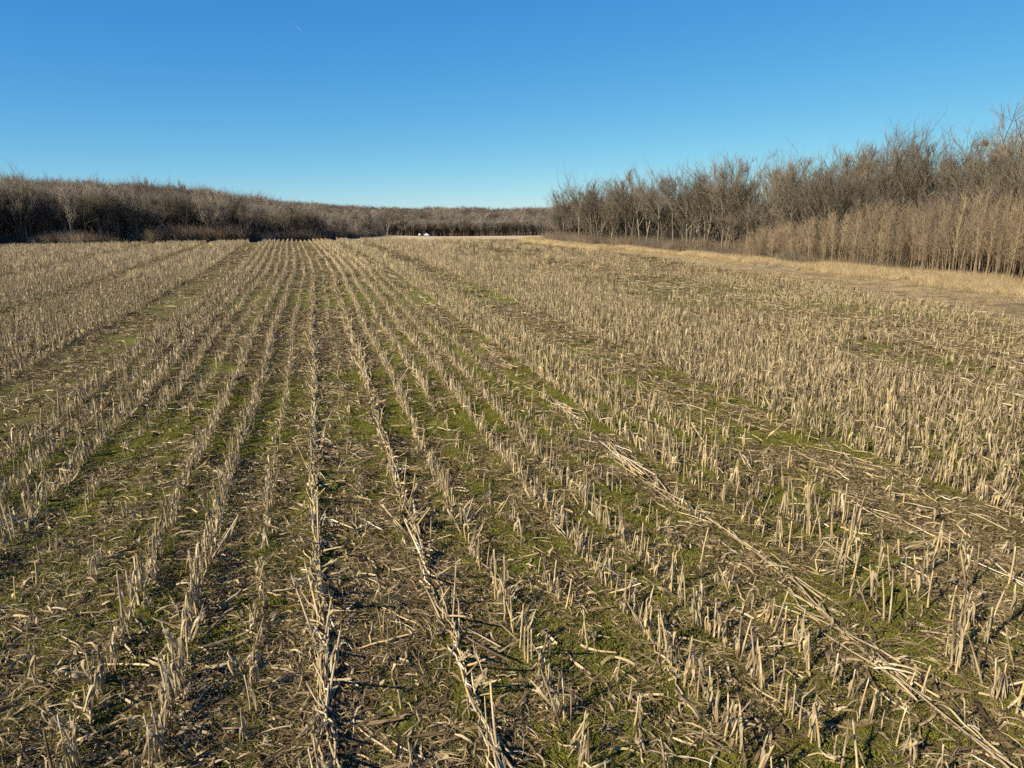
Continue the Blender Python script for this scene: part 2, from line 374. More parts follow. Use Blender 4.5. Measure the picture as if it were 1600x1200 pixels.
# ------------------------------------------------------------------ corn stalks: sources
def stalk_geo(mb, h, rad=.0095, sides=6, base=(0, 0, 0), bend=.03, lean=(0, 0), tint=.5, r=rng):
    n = 7 if sides > 4 else 3
    t = np.linspace(0, 1, n); ph = r.uniform(0, 6.28)
    P = np.stack([base[0]+lean[0]*h*t+bend*h*np.cos(ph)*t*t, base[1]+lean[1]*h*t+bend*h*np.sin(ph)*t*t, base[2]-.03+(h+.03)*t], -1)
    if r.random() < .24 and sides > 4:                    # broken over: the top hangs from the break
        b = int(r.integers(3, 5)); a = r.uniform(0, 6.28); dz = r.uniform(-.8, .35); d = np.array([math.cos(a), math.sin(a), dz]); d /= np.linalg.norm(d)
        for q in range(b+1, n): P[q] = P[q-1]+d*h/(n-1)*r.uniform(.8, 1.2)
    rad_ = rad*(1.2-.35*t)*(1+.16*np.cos(t*17+ph))
    tn = np.clip(tint+.22*np.sin(t*5+ph)+r.normal(0, .1, n), 0, 1)
    d = P[-1]-P[-2]; d /= np.linalg.norm(d)
    if sides > 4:
        tip = P[-1]+d*rad*r.uniform(1, 3.5)+r.normal(0, rad*.4, 3)
        P = np.vstack([P, tip]); rad_ = np.append(rad_, rad*.22); tn = np.append(tn, tn[-1])
        m = int(r.integers(0, 4))                         # split fibres at the cut
        if m: mb.spikes(np.repeat(P[-2:-1], m, 0), P[-2]+(d+r.normal(0, .55, (m, 3)))*r.uniform(.02, .07, (m, 1)), rad*.3, np.clip(tint+r.uniform(-.2, .4, m), 0, 1))
    mb.tube(P, rad_, sides, tn, True)
    return P[[0, -1]] if sides <= 4 else P[:6]
def leaf_geo(mb, p, ang, L, wd, droop, tint, seg=6, r=rng, out=.05):
    t = np.linspace(0, 1, seg)
    d = np.array([math.cos(ang), math.sin(ang), 0]); sd = np.array([-math.sin(ang), math.cos(ang), 0])
    o = out*np.sin(np.minimum(t*2.2, 1)*1.57)+L*.18*t*r.uniform(.0, 1)
    z = .25*L*np.sin(np.minimum(t*3.2, 3.14))*(1-droop) - L*droop*np.maximum(t-.12, 0)**1.1
    P = np.asarray(p)+d*o[:, None]+sd*(L*.12*r.normal()*t*t)[:, None]; P[:, 2] += z
    tw = r.normal(0, 1.1)*t+r.uniform(-.5, .5)
    S = sd*np.cos(tw)[:, None]+d*np.sin(tw)[:, None]
    mb.strip(P, wd*(1-.75*t**2)*(1+.25*np.sin(t*9+r.uniform(0, 6))), S, np.clip(tint+r.normal(0, .07, seg), 0, 1))
def leafy_stalk(h, nleaf, sides, mb=None, base=(0, 0, 0), lean=(0, 0), r=rng, rad=.0098):
    mb = mb or MB()
    P = stalk_geo(mb, h, rad*r.uniform(.65, 1.2), sides, base, .08, lean, r.uniform(.2, .75), r)
    for _ in range(nleaf):
        q = r.uniform(.25, 1); p = P[0]+(P[-1]-P[0])*q
        leaf_geo(mb, p, r.uniform(0, 6.28), r.uniform(.6, 1.1)*max(p[2]-base[2], .1)+.03, r.uniform(.014, .033), r.uniform(.7, 1.0), r.uniform(.3, .85), 5 if sides > 4 else 3, r, out=r.uniform(.015, .05))
    return mb
NB, NLF = 10, 12
SRC_STALK = [leafy_stalk(.4, int(rng.integers(0, 4)), 5).mesh('stubble', M_STALK) for _ in range(NB)] + \
            [leafy_stalk(.4, int(rng.integers(5, 10)), 5).mesh('stubble', M_LEAF) for _ in range(NLF)]
def segment(leafy):
    mb = MB(); y = 0.0
    while y < 1.5:
        if rng.random() < .93:
            leafy_stalk(rng.uniform(.26, .52), int(rng.integers(2, 6)) if leafy else int(rng.integers(0, 3)), 3, mb, (rng.normal(0, .035), y-.75, 0), rng.normal(0, .1, 2), rad=.0115)
        y += rng.uniform(.08, .18)
    return mb.mesh('stubble_run', M_LEAF if leafy else M_STALK)
NSEG = 6
SRC_STALK += [segment(False) for _ in range(NSEG)] + [segment(True) for _ in range(NSEG)]
COL_STALK = source_collection('stubble_source', SRC_STALK)

# ------------------------------------------------------------------ corn stalks: where each one stands
FAR0 = 62.0
P_, R_, S_, I_ = [], [], [], []
near_stalks = []                          # (x, y, row, height, lean, phi, leafiness)
for k in range(-95, 52):
    yn = 2.2+np.cumsum(rng.uniform(.045, .135, 1800)); yn = yn[yn < FAR0+4]
    yf = np.arange(0, 150, 1.5)+rng.uniform(0, 1.5)
    ys = np.concatenate([yn, yf]); isfar = np.arange(len(ys)) >= len(yn)
    xs = ROW0+ROW*k+wander(ys); rs = np.hypot(xs, ys); az = np.degrees(np.arctan2(xs, ys))
    ok = ((rs > FAR0) == isfar) & (((az > -32) & (az < 62)) | (rs < 9)) & (xs < edge_right(ys)-.3) & (ys < wood_left_y(xs)-2.5)
    gap = np.clip(.55+1.4*(fbm(xs*.22, ys*.10+k*3.1, 55, 2)-.12), .4, 1.08)
    if k >= 25: gap = gap*np.clip(2.6*(fbm(xs*.16, ys*.16, 77, 2)-.26), .12, 1.0)
    zs = zt(xs, ys)
    for x, y, z, far, g in zip(xs[ok], ys[ok], zs[ok], isfar[ok], gap[ok]):
        p, h, lf, lean = row_plan(k, y); p_ = p*g; lfy = rng.random() < lf
        if far:
            if rng.random() < (p_**.7 if p > .5 else p_):
                P_.append((x, y, z)); R_.append((0, 0, rng.normal(0, .03)+(math.pi if rng.random() < .5 else 0)))
                S_.append((1.0, 1, h/.37*rng.uniform(.9, 1.15)*(.62 if lean else 1.0))); I_.append(NB+NLF+(NSEG if lfy else 0)+int(rng.integers(0, NSEG)))
        elif rng.random() < p_:
            hh = h*min(max(rng.normal(1.05, .24), .3), 1.6)
            if lean:
                la = R(min(max(rng.normal(62, 14), 20), 84)); ph = rng.normal(0 if k == 0 else .12, .24)+(math.pi if rng.random() < .25 else 0); hh *= rng.uniform(1.0, 1.9)
            else:
                la = abs(rng.normal(0, .14)) if rng.random() < .85 else rng.uniform(.4, 1.1); ph = rng.uniform(0, 6.283)
            near_stalks.append((x+rng.normal(0, .035), y, z, k, hh, la, ph, lfy))
# the 300 that show largest become things of their own
def cam_depth(x, y, z):
    dx, dy, dz = x, y, z-CAM_H
    f_ = (math.sin(YAW)*math.cos(PITCH), math.cos(YAW)*math.cos(PITCH), -math.sin(PITCH)); r_ = (math.cos(YAW), -math.sin(YAW), 0)
    u_ = (math.sin(YAW)*math.sin(PITCH), math.cos(YAW)*math.sin(PITCH), math.cos(PITCH))
    d = dx*f_[0]+dy*f_[1]+dz*f_[2]
    return d, .5+.6938*(dx*r_[0]+dy*r_[1])/d, .5-.6938*4/3*(dx*u_[0]+dy*u_[1]+dz*u_[2])/d
vis = []
for i, s in enumerate(near_stalks):
    d, u, v = cam_depth(s[0], s[1], s[2]+s[4]*.4)
    if d > 1 and -.0 < u < 1.0 and v < 1.0: vis.append((d/max(s[4], .15)**.5, i))
vis.sort()
single = set(i for _, i in vis[:300])
for i, s in enumerate(near_stalks):
    if i in single: continue
    P_.append(s[:3]); R_.append((s[5], 0, s[6])); f = s[4]/.4
    S_.append((1.0+.15*(f-1), 1.0+.15*(f-1), f)); I_.append(int(rng.integers(0, NB)) if not s[7] else NB+int(rng.integers(0, NLF)))
scatter('corn_stubble', 'countless tan corn stubble stalks standing in rows across the whole field', 'stubble', P_, R_, S_, I_, COL_STALK)

# ------------------------------------------------------------------ the nearest stalks, one by one
ORD = 'zeroth first second third fourth fifth sixth seventh eighth ninth tenth eleventh twelfth thirteenth fourteenth fifteenth sixteenth seventeenth eighteenth nineteenth twentieth'.split()
def ordinal(n):
    if n <= 20: return ORD[n]
    tens = {2: 'twenty', 3: 'thirty', 4: 'forty', 5: 'fifty', 6: 'sixty', 7: 'seventy', 8: 'eighty', 9: 'ninety'}
    if n % 10 == 0: return tens[n//10][:-1]+'ieth'
    return tens[n//10]+'-'+ORD[n % 10]
def row_phrase(k):
    if k == 0: return 'in the upright pale row'
    return 'in %s row %s of upright pale row' % (ordinal(abs(k)), 'right' if k > 0 else 'left')
def unit_stalk(r):
    mb = MB(); stalk_geo(mb, .4,   .0105*r.uniform(.65, 1.25), 7, (0, 0, 0), .09, (0, 0), r.uniform(.2, .8), r); return mb.mesh('corn_stalk', M_STALK, True)
def unit_leaf(r):
    mb = MB(); leaf_geo(mb, (0, 0, 0), 0, r.uniform(.2, .36), r.uniform(.016, .038), r.uniform(.75, 1.0), r.uniform(.3, .85), 8, r, out=r.uniform(.02, .06)); return mb.mesh('leaf', M_LEAF, True)
UST = [unit_stalk(rng) for _ in range(18)]; ULF = [unit_leaf(rng) for _ in range(16)]
by_row = {}
for i in single: by_row.setdefault(near_stalks[i][3], []).append(i)
for k in sorted(by_row):
    for n, i in enumerate(sorted(by_row[k], key=lambda i: near_stalks[i][1]), 1):
        x, y, z, k, h, la, ph, lfy = near_stalks[i]
        f = h/.4
        o = link('corn_stalk', UST[int(rng.integers(0, 18))], None, (x, y, z), (la, 0, ph), (1+.15*(f-1), 1+.15*(f-1), f))
        look = ('leafy ' if lfy else 'bare ')+('flattened' if la > 1.0 else 'leaning' if la > .3 else 'upright')
        tag(o, '%s corn stalk, %s from bottom edge %s' % (look, ordinal(n), row_phrase(k)), 'corn stalk', 'corn stalks standing nearest the camera')
        for q in range(int(rng.integers(5, 10)) if lfy else int(rng.integers(0, 4))):
            zz = rng.uniform(.3, .97)*.4; s = min(1.0, (zz+.05)/.3)*rng.uniform(.8, 1.1)
            link('leaf', ULF[int(rng.integers(0, 16))], o, (0, 0, zz), (0, 0, rng.uniform(0, 6.28)), (s, s, s/max(f, .5)))

# ------------------------------------------------------------------ lying canes
def cane_mesh(L, r, sides=6):
    mb = MB(); n = 7; t = np.linspace(-.5, .5, n); b = r.normal(0, .014, 2); kink = r.normal(0, .03, n)
    P = np.stack([b[0]*L*(t*t*4)+kink*L*.35, t*L, np.abs(b[1])*L*.25*(1-t*t*4)+.006], -1)
    mb.tube(P, r.uniform(.010, .0145)*(1+.18*np.cos(np.arange(n)*2.1+r.uniform(0, 6)))*(1-.3*(t+.5)), sides, np.clip((r.uniform(.25, .62) if r.random() < .7 else r.uniform(.85, 1))+r.normal(0, .1, n), 0, 1), True)
    return mb
UC = [cane_mesh(1.0, rng, 7).mesh('fallen_stalk', M_STALK, True) for _ in range(12)]
SRC_CANE = [cane_mesh(1.0, rng, 4).mesh('cane', M_STALK) for _ in range(10)]
def leafscrap(r):
    mb = MB(); t = np.linspace(0, 1, 8); L = r.uniform(.2, .4)
    P = np.stack([L*t, .1*L*np.sin(t*5+r.uniform(0, 6)), .02+.05*np.sin(t*3.1)+.02*np.sin(t*8)], -1)
    mb.strip(P, r.uniform(.012, .028)*(1-.6*t*t), np.array([0, 1.0, 0])[None]*np.cos(t*1.5)[:, None]+np.array([0, 0, 1.0])[None]*np.sin(t*1.5)[:, None], np.clip(r.uniform(.35, .9)+r.normal(0, .06, 8), 0, 1))
    return mb.mesh('leaf', M_LEAF, True)
USC = [leafscrap(rng) for _ in range(8)]
# the diagonal windrow of flattened canes along row eight, nearest part
wy = []
for i in range(26):
    y = 3.6+9.2*((i+rng.uniform(0, 1))/26); L = rng.uniform(.7, 1.9)
    wy.append((ROW0+ROW*8.15+.10*math.sin(y*.9)+rng.normal(0, .085), y, L))
for n, (x, y, L) in enumerate(sorted(wy, key=lambda a: a[1]), 1):
    o = link('fallen_stalk', UC[int(rng.integers(0, 12))], None, (x, y, float(zt(x, y))+rng.uniform(.02, .13)), (rng.normal(0, .05), 0, rng.normal(.03, .16)), (.95, L, .95))
    tag(o, 'long flattened pale cane in the diagonal windrow, %s counting from bottom right' % ordinal(n), 'fallen stalk', 'flattened canes of the windrow')
    for q in range(int(rng.integers(1, 4))):
        link('leaf', USC[int(rng.integers(0, 8))], o, (rng.normal(0, .02), rng.uniform(-.45, .45), 0), (rng.normal(0, .3), 0, rng.uniform(0, 6.28)), (1, 1/L, 1))
# loose pieces between the rows
gaps = {}
cnt = 0
while cnt < 100:
    r = rng.uniform(4.6, 9.8); a = R(rng.uniform(-23, 54)); x, y = r*math.sin(a), r*math.cos(a)
    d, u, v = cam_depth(x, y, 0)
    if not (.0 < u < 1 and v < 1) or rng.random() > .3+.8*float(flatness(row_of(x, y))): continue
    gaps.setdefault(int(math.floor(float(row_of(x, y)))), []).append((x, y)); cnt += 1
for g in sorted(gaps):
    for n, (x, y) in enumerate(sorted(gaps[g], key=lambda p: p[1]), 1):
        L = rng.uniform(.16, .62); tilt = rng.normal(0, .07) if rng.random() < .8 else rng.uniform(.15, .5)
        o = link('fallen_stalk', UC[int(rng.integers(0, 12))], None, (x, y, float(zt(x, y))+.02+abs(math.sin(tilt))*L*.45), (tilt, 0, rng.uniform(0, 6.28)), (1, L, 1))
        side, num = ('right', g+1) if g >= 0 else ('left', -g)
        tag(o, 'loose stalk piece, %s from bottom edge, in %s gap %s of upright pale row' % (ordinal(n), ordinal(num), side), 'fallen stalk', 'loose stalk pieces between the rows')
        if rng.random() < .5:
            link('leaf', USC[int(rng.integers(0, 8))], o, (0, rng.uniform(-.4, .4), 0), (rng.normal(0, .3), 0, rng.uniform(0, 6.28)), (.8, .8/L, .8))
# the rest of the lying canes, one mass
P_, R_, S_, I_ = [], [], [], []
def lay(x, y, L, yaw, lift=.05, tilt=None):
    P_.append((x, y, lift)); R_.append((rng.normal(0, .06) if tilt is None else tilt, 0, yaw)); S_.append((1.0, L, 1.0)); I_.append(int(rng.integers(0, 10)))
for i in range(430):                                      # windrow onwards
    y = 12.5+95*rng.random()**1.5; x = ROW0+ROW*8.15+float(wander(y))+.12*math.sin(y*.5)+rng.normal(0, .11)
    if fbm(y*.35, 1.0, 15, 2) < .42: continue
    lay(x, y, rng.uniform(.5, 1.7), rng.normal(.0, .2), rng.uniform(.02, .14))
for i in range(320):                                      # yellowish flattened row further right
    y = 3+95*rng.random()**1.3; x = ROW0+ROW*24.3+float(wander(y))+.5*math.sin(y*.12)+rng.normal(0, .16)
    lay(x, y, rng.uniform(.6, 1.6), rng.normal(.0, .2), rng.uniform(.02, .10))
rr_ = 4+70*rng.random(30000)**.75; aa_ = np.radians(rng.uniform(-28, 58, 30000)); xx_, yy_ = rr_*np.sin(aa_), rr_*np.cos(aa_)
fl_ = flatness(row_of(xx_, yy_)); ok_ = (xx_ < edge_right(yy_)-.5) & (rng.random(30000) < np.maximum(fl_-.34, .03))
for x, y, fl in zip(xx_[ok_], yy_[ok_], fl_[ok_]):
    al = rng.random() < (.75 if fl > .7 else .35)
    lay(x, y, rng.uniform(.2, 1.0) if fl > .7 else rng.uniform(.12, .55), rng.normal(0, .35) if al else rng.uniform(0, 6.28), rng.uniform(.01, .07))
for i in range(800):                                      # rows nought and two, canes lying along the pale rows
    k = 0 if rng.random() < .55 else 2; y = 4+70*rng.random()**1.3; x = ROW0+ROW*k+float(wander(y))+rng.normal(0, .05)
    lay(x, y, rng.uniform(.3, .9), rng.normal(0, .15), rng.uniform(.03, .14), rng.normal(0, .2))
P_ = np.array(P_); P_[:, 2] += zt(P_[:, 0], P_[:, 1])
scatter('fallen_stalks', 'flattened broken canes lying between the stubble rows', 'fallen stalks', P_, R_, S_, I_, source_collection('cane_source', SRC_CANE))

# ------------------------------------------------------------------ leaf and straw litter
def litter_patch(n, size, r):
    mb = MB()
    for _ in range(n):
        p = r.uniform(-size, size, 2); a = r.uniform(0, 6.28); d = np.array([math.cos(a), math.sin(a), 0]); s = np.array([-d[1], d[0], 0])
        L = r.uniform(.04, .2) if r.random() < .8 else r.uniform(.2, .4); seg = 4; t = np.linspace(0, 1, seg)
        wd = r.uniform(.002, .006) if r.random() < .62 else r.uniform(.008, .018)
        if r.random() < .07: wd = r.uniform(.02, .042); L = max(L, r.uniform(.14, .34))
        P = np.array([p[0], p[1], r.uniform(0, .03)])+d*(L*t)[:, None]+s*(r.normal(0, .38)*L*t*t)[:, None]
        P[:, 2] += r.uniform(0, .06)*np.sin(t*3.14)**2+r.uniform(0, .035)*t
        tw = r.uniform(-1.1, 1.1)+r.normal(0, .9)*t
        S = s*np.cos(tw)[:, None]+np.array([0, 0, 1.0])*np.sin(tw)[:, None]
        mb.strip(P, wd*(1-.5*t*t), S, np.clip((r.uniform(.05, .45) if r.random() < .62 else r.uniform(.45, 1))+r.normal(0, .05, seg), 0, 1))
    return mb.mesh('litter', M_LITTER)
SRC_LIT = [litter_patch(92, .36, rng) for _ in range(14)]
P_, R_, S_, I_ = [], [], [], []
def try_litter(n, r0, r1, pw, smin, smax, keep):
    u = rng.random(n); r = r0+(r1-r0)*u**pw; a = np.radians(rng.uniform(-33, 62, n)); x, y = r*np.sin(a), r*np.cos(a)
    k = row_of(x, y); pr = keep*(.35+.8*flatness(k))*np.clip(.45+1.3*(fbm(x*.6, y*.6, 91, 3)-.2), .2, 1.2)
    pr *= 1-.45*np.clip((k > 8.4) & (k < 9) | (k > 3.4) & (k < 4.6), 0, 1)
    ok = (rng.random(n) < pr) & (x < edge_right(y)-.2) & (y < wood_left_y(x)-2)
    x, y = x[ok], y[ok]; z = zt(x, y)
    P_.append(np.stack([x, y, z+.004], -1)); R_.append(yaw_only(len(x))); S_.append(rng.uniform(smin, smax, len(x))); I_.append(rng.integers(0, 14, len(x)))
try_litter(3900, 3.4, 16, .6, .7, 1.1, .85)
try_litter(9500, 16, 40, .6, .8, 1.3, .85)
try_litter(13000, 40, 115, .65, 1.0, 2.0, .75)
scatter('straw_litter', 'shredded dry corn leaves and straw strewn over the soil', 'straw litter', np.concatenate(P_), np.concatenate(R_), np.concatenate(S_), np.concatenate(I_), source_collection('litter_source', SRC_LIT))

# ------------------------------------------------------------------ moss and short grass between the rows
def moss_patch(r):
    mb = MB(); n = 260; b = np.concatenate([r.uniform(-.17, .17, (n, 2)), np.full((n, 1), -.004)], 1)
    h = r.uniform(.006, .024, n); t = b+np.stack([r.normal(0, .014, n), r.normal(0, .014, n), h], -1)
    mb.spikes(b, t, r.uniform(.004, .010, n), r.uniform(0, 1, n)); return mb.mesh('moss', M_MOSS)
def blade_patch(r):
    mb = MB(); n = 70; b = np.concatenate([r.normal(0, .09, (n, 2)), np.full((n, 1), -.004)], 1)
    h = r.uniform(.03, .085, n); mb.spikes(b, b+np.stack([r.normal(0, .03, n), r.normal(0, .03, n), h], -1), r.uniform(.0015, .003, n), r.uniform(.2, 1, n)); return mb.mesh('blades', M_MOSS)
SRC_MOSS = [moss_patch(rng) for _ in range(6)]+[blade_patch(rng) for _ in range(3)]
n = 30000; r = 3.4+20*rng.random(n)**.6; a = np.radians(rng.uniform(-30, 58, n)); x, y = r*np.sin(a), r*np.cos(a)
mk = moss_amount(x, y)+.5*(fbm(x*2.1, y*2.1, 61, 3)-.5); ok = rng.random(n) < np.clip((mk-.28)*1.7, 0, .95); x, y = x[ok], y[ok]
scatter('moss', 'low green moss and grass creeping over the bare soil', 'moss', np.stack([x, y, zt(x, y)], -1), yaw_only(len(x)), rng.uniform(.7, 1.25, len(x)), np.where(rng.random(len(x)) < .16, rng.integers(6, 9, len(x)), rng.integers(0, 6, len(x))), source_collection('moss_source', SRC_MOSS))

# ------------------------------------------------------------------ dry grass margin along the right wood
def grass_tuft(r, n=46, h=.7, spread=.16):
    mb = MB()
    b = np.concatenate([r.normal(0, spread, (n, 2)), np.full((n, 1), -.02)], 1); hh = h*r.uniform(.45, 1.1, n)
    d = r.normal(0, .34, (n, 2)); t = b+np.concatenate([d*hh[:, None], hh[:, None]*.9], 1)
    mb.spikes(b, t, r.uniform(.005, .011, n), r.uniform(.2, 1, n)); return mb
SRC_GRASS = [grass_tuft(rng).mesh('grass', M_GRASS) for _ in range(6)]+[grass_tuft(rng, 30, .5, .12).mesh('grass', M_WEED) for _ in range(3)]+[grass_tuft(rng, 60, .14, .25).mesh('grass', (M_GRASS, M_GRASS, M_WEED, M_LITTER)[_]) for _ in range(4)]
P_, R_, S_, I_ = [], [], [], []
n = 60000; y = rng.uniform(4, 150, n); e = edge_right(y); wdx = wood_right(y); f = rng.uniform(-.12, 1.25, n); x = e+(wdx-e)*f
keep = in_view(x, y, 10) & (y < 138); x, y, f = x[keep], y[keep], f[keep]
tall = sstep(.52, .82, f+.16*sstep(66, 45, y)+.55*(fbm(x*.35, y*.2, 12, 3)-.5)); far_end = sstep(80, 100, y); tall = np.maximum(tall, far_end*.7)
u = rng.random(len(x)); keep = u < .2+.7*tall; x, y, f, tall = x[keep], y[keep], f[keep], tall[keep]
grey = (fbm(x*.2, y*.1, 33, 2) > .56) & (f < .8) & (f > .15) & (y > 56) & (y < 95)
idx = np.where(tall > .45, rng.integers(0, 6, len(x)), rng.integers(9, 13, len(x))); idx = np.where(grey & (rng.random(len(x)) < .28), rng.integers(6, 9, len(x)), idx)
scatter('dry_grass', 'tan dry grass strip between the stubble and the right wood', 'grass', np.stack([x, y, zg(x, y)], -1), yaw_only(len(x)), rng.uniform(.45, 1.0, len(x))*(.6+1.1*fbm(x*.5, y*.3, 14, 2)), idx, source_collection('grass_source', SRC_GRASS))

# ------------------------------------------------------------------ trees
def grow(h, seed, stems=1, spread=.5, first=.28, dens=1.0, rad=None, up=.35, twig_r=.007):
    """a bare tree: (trunk builder, crown builder); trunk holds stems and limbs, crown the branches and twigs"""
    r = np.random.default_rng(seed); tk, cr = MB(), MB(); SB, ST, SR = [], [], []
    rad = rad or h*.0135
    def poly(p, d, L, n, wob, upw):
        pts = [p]; d = d/np.linalg.norm(d)
        for _ in range(n):
            d = d+r.normal(0, wob, 3)+np.array([0, 0, upw/n]); d /= np.linalg.norm(d); pts.append(pts[-1]+d*L/n)
        return np.array(pts)
    def side_dir(d, ang):
        a = np.cross(d, r.normal(0, 1, 3)); a /= np.linalg.norm(a)+1e-9
        return d*math.cos(ang)+a*math.sin(ang)
    def at(P, t):
        s = t*(len(P)-1); i = min(int(s), len(P)-2); return P[i]+(P[i+1]-P[i])*(s-i), (P[i+1]-P[i])/np.linalg.norm(P[i+1]-P[i])
    def twigs(P, L, n):
        for _ in range(n):
            q, d = at(P, r.uniform(.15, 1)); dd = side_dir(d, r.uniform(.2, .7)); dd[2] += .2; dd /= np.linalg.norm(dd)
            l = L*r.uniform(.5, 1.05); m = q+dd*l
            SB.append(q); ST.append(m); SR.append(twig_r*r.uniform(.8, 1.3))
            d2 = side_dir(dd, .4); c = q+dd*l*.5; SB.append(c); ST.append(c+d2*l*.55); SR.append(twig_r*.75)
    def branch(P, L, R0, lev):
        nn = {1: 6, 2: 3.6}[lev] if lev < 3 else 0
        nn = max(2, int(nn*dens*r.uniform(.8, 1.25)))
        for _ in range(nn):
            q, d = at(P, r.uniform(.22, 1)); dd = side_dir(d, r.uniform(.3, .75))
            l = L*r.uniform(.38, .62); B = poly(q, dd, l, 4 if lev == 1 else 3, .06, up)
            rr = R0*(.5 if lev == 1 else .45)
            cr.tube(B, np.linspace(max(rr, .011), max(rr*.35, .007), len(B)), 4 if lev == 1 else 3, np.clip(r.uniform(.25, .75), 0, 1), False)
            if lev < 2: branch(B, l, rr, lev+1)
            else: twigs(B, max(l, .55), int(4*dens)+1)
        twigs(P, max(L*.35, .5), int(5*dens))
    for s in range(stems):
        a = r.uniform(0, 6.28); d0 = np.array([math.cos(a)*.22, math.sin(a)*.22, 1]) if stems > 1 else np.array([r.normal(0, .06), r.normal(0, .06), 1])
        hs_ = h*(1 if s == 0 else r.uniform(.7, .95)); p0 = np.array([math.cos(a)*rad*1.3*(stems > 1), math.sin(a)*rad*1.3*(stems > 1), -.15])
        P = poly(p0, d0, hs_*.92, 10, .04, .25); rs = rad*(1 if stems == 1 else .78)
        tk.tube(P, rs*np.linspace(1.15, .12, len(P))*np.where(np.arange(len(P)) == 0, 1.35, 1), 7, np.clip(r.uniform(.3, .6)+r.normal(0, .07, len(P)), 0, 1), False)
        nl = int(r.integers(12, 16)*(1 if stems == 1 else .6))
        for i in range(nl):
            t = first+(.97-first)*(i+r.uniform(0, .8))/nl; q, d = at(P, min(t, .98))
            dd = side_dir(d, r.uniform(.4, .8)*(.7+spread*.6)); l = hs_*((1.0-t)*r.uniform(.62, .98)*(.75+.45*spread)+.06)
            B = poly(q, dd, l, 6, .045, up*1.2); r1 = rs*(1.1-t)*.62+.012
            tk.tube(B, np.linspace(r1, max(r1*.25, .01), len(B)), 5, np.clip(r.uniform(.3, .65), 0, 1), False)
            branch(B, l, r1, 1)
        twigs(P[6:], h*.1, int(26*dens))
    cr.spikes(SB, ST, SR, r.uniform(.2, .9, len(SB)))
    top = max(np.percentile(v, 99.2) for v in (np.concatenate(cr.v)[:, 2],)); k = h/top
    for b in (tk, cr): b.v = [v*k for v in b.v]
    return tk, cr
def tree_meshes(h, seed, bark=M_BARK, twig=M_TWIG, **kw):
    tk, cr = grow(h, seed, **kw); return tk.mesh('trunk', bark), cr.mesh('crown', twig)
def merged(h, seed, mat, **kw):
    tk, cr = grow(h, seed, **kw)
    mb = MB()
    for src in (tk, cr):
        mb.add(np.concatenate(src.v), np.concatenate(src.f[4]) if src.f[4] else None, np.concatenate(src.f[3]) if src.f[3] else None, np.concatenate(src.t))
    return mb.mesh('wood', mat)
TREES = [tree_meshes(10, 100+i, stems=(1, 2, 1, 3, 1, 2, 1, 2, 3, 1)[i], spread=(.5, .6, .7, .55, .45, .7, .6, .5, .65, .8)[i], first=(.38, .3, .42, .34, .46, .33, .4, .3, .3, .42)[i], dens=1.05, up=.32) for i in range(10)]
WHITES = [tree_meshes(10, 300+i, bark=M_WHITE, twig=M_TWIG, stems=1+i % 2, spread=.55, first=.4, dens=.8, rad=.2) for i in range(3)]
M_HILL = ramp_mat('dull purplish brown twigs', [(0, (.072, .058, .045)), (.4, (.145, .118, .090)), (.75, (.22, .182, .138)), (1, (.32, .27, .21))], rough=.85, spec=.1, nscale=.5, namp=.35, rnd=.6, hv=.42)
WOODS = [merged(10, 500+i, M_TWIG, stems=1+i % 3, spread=.4+.08*(i % 4), first=.22+.03*(i % 4), dens=.85, twig_r=.009, up=.32) for i in range(6)]
HILLS = [merged(10, 600+i, M_HILL, stems=1+i % 3, spread=.4+.1*(i % 4), first=.2+.05*(i % 4), dens=(.9, .6, 1.0, .75, .85)[i % 5], twig_r=.011, up=.3) for i in range(8)]

def plant(name, pair, x, y, h, yaw, label, cat, group, wide=1.0, lean=(0, 0)):
    e = bpy.data.objects.new(name, None); C.objects.link(e); e.empty_display_size = .3
    e.location = (x, y, float(zg(x, y))); e.rotation_euler = (lean[0], lean[1], yaw); s = h/10.0; e.scale = (s*wide, s*wide, s)
    link('trunk', pair[0], e); link('crown', pair[1], e)
    return tag(e, label, cat, group)
SIZE = lambda h, lo, hi: 'low' if h < lo else 'tall' if h > hi else 'middling'

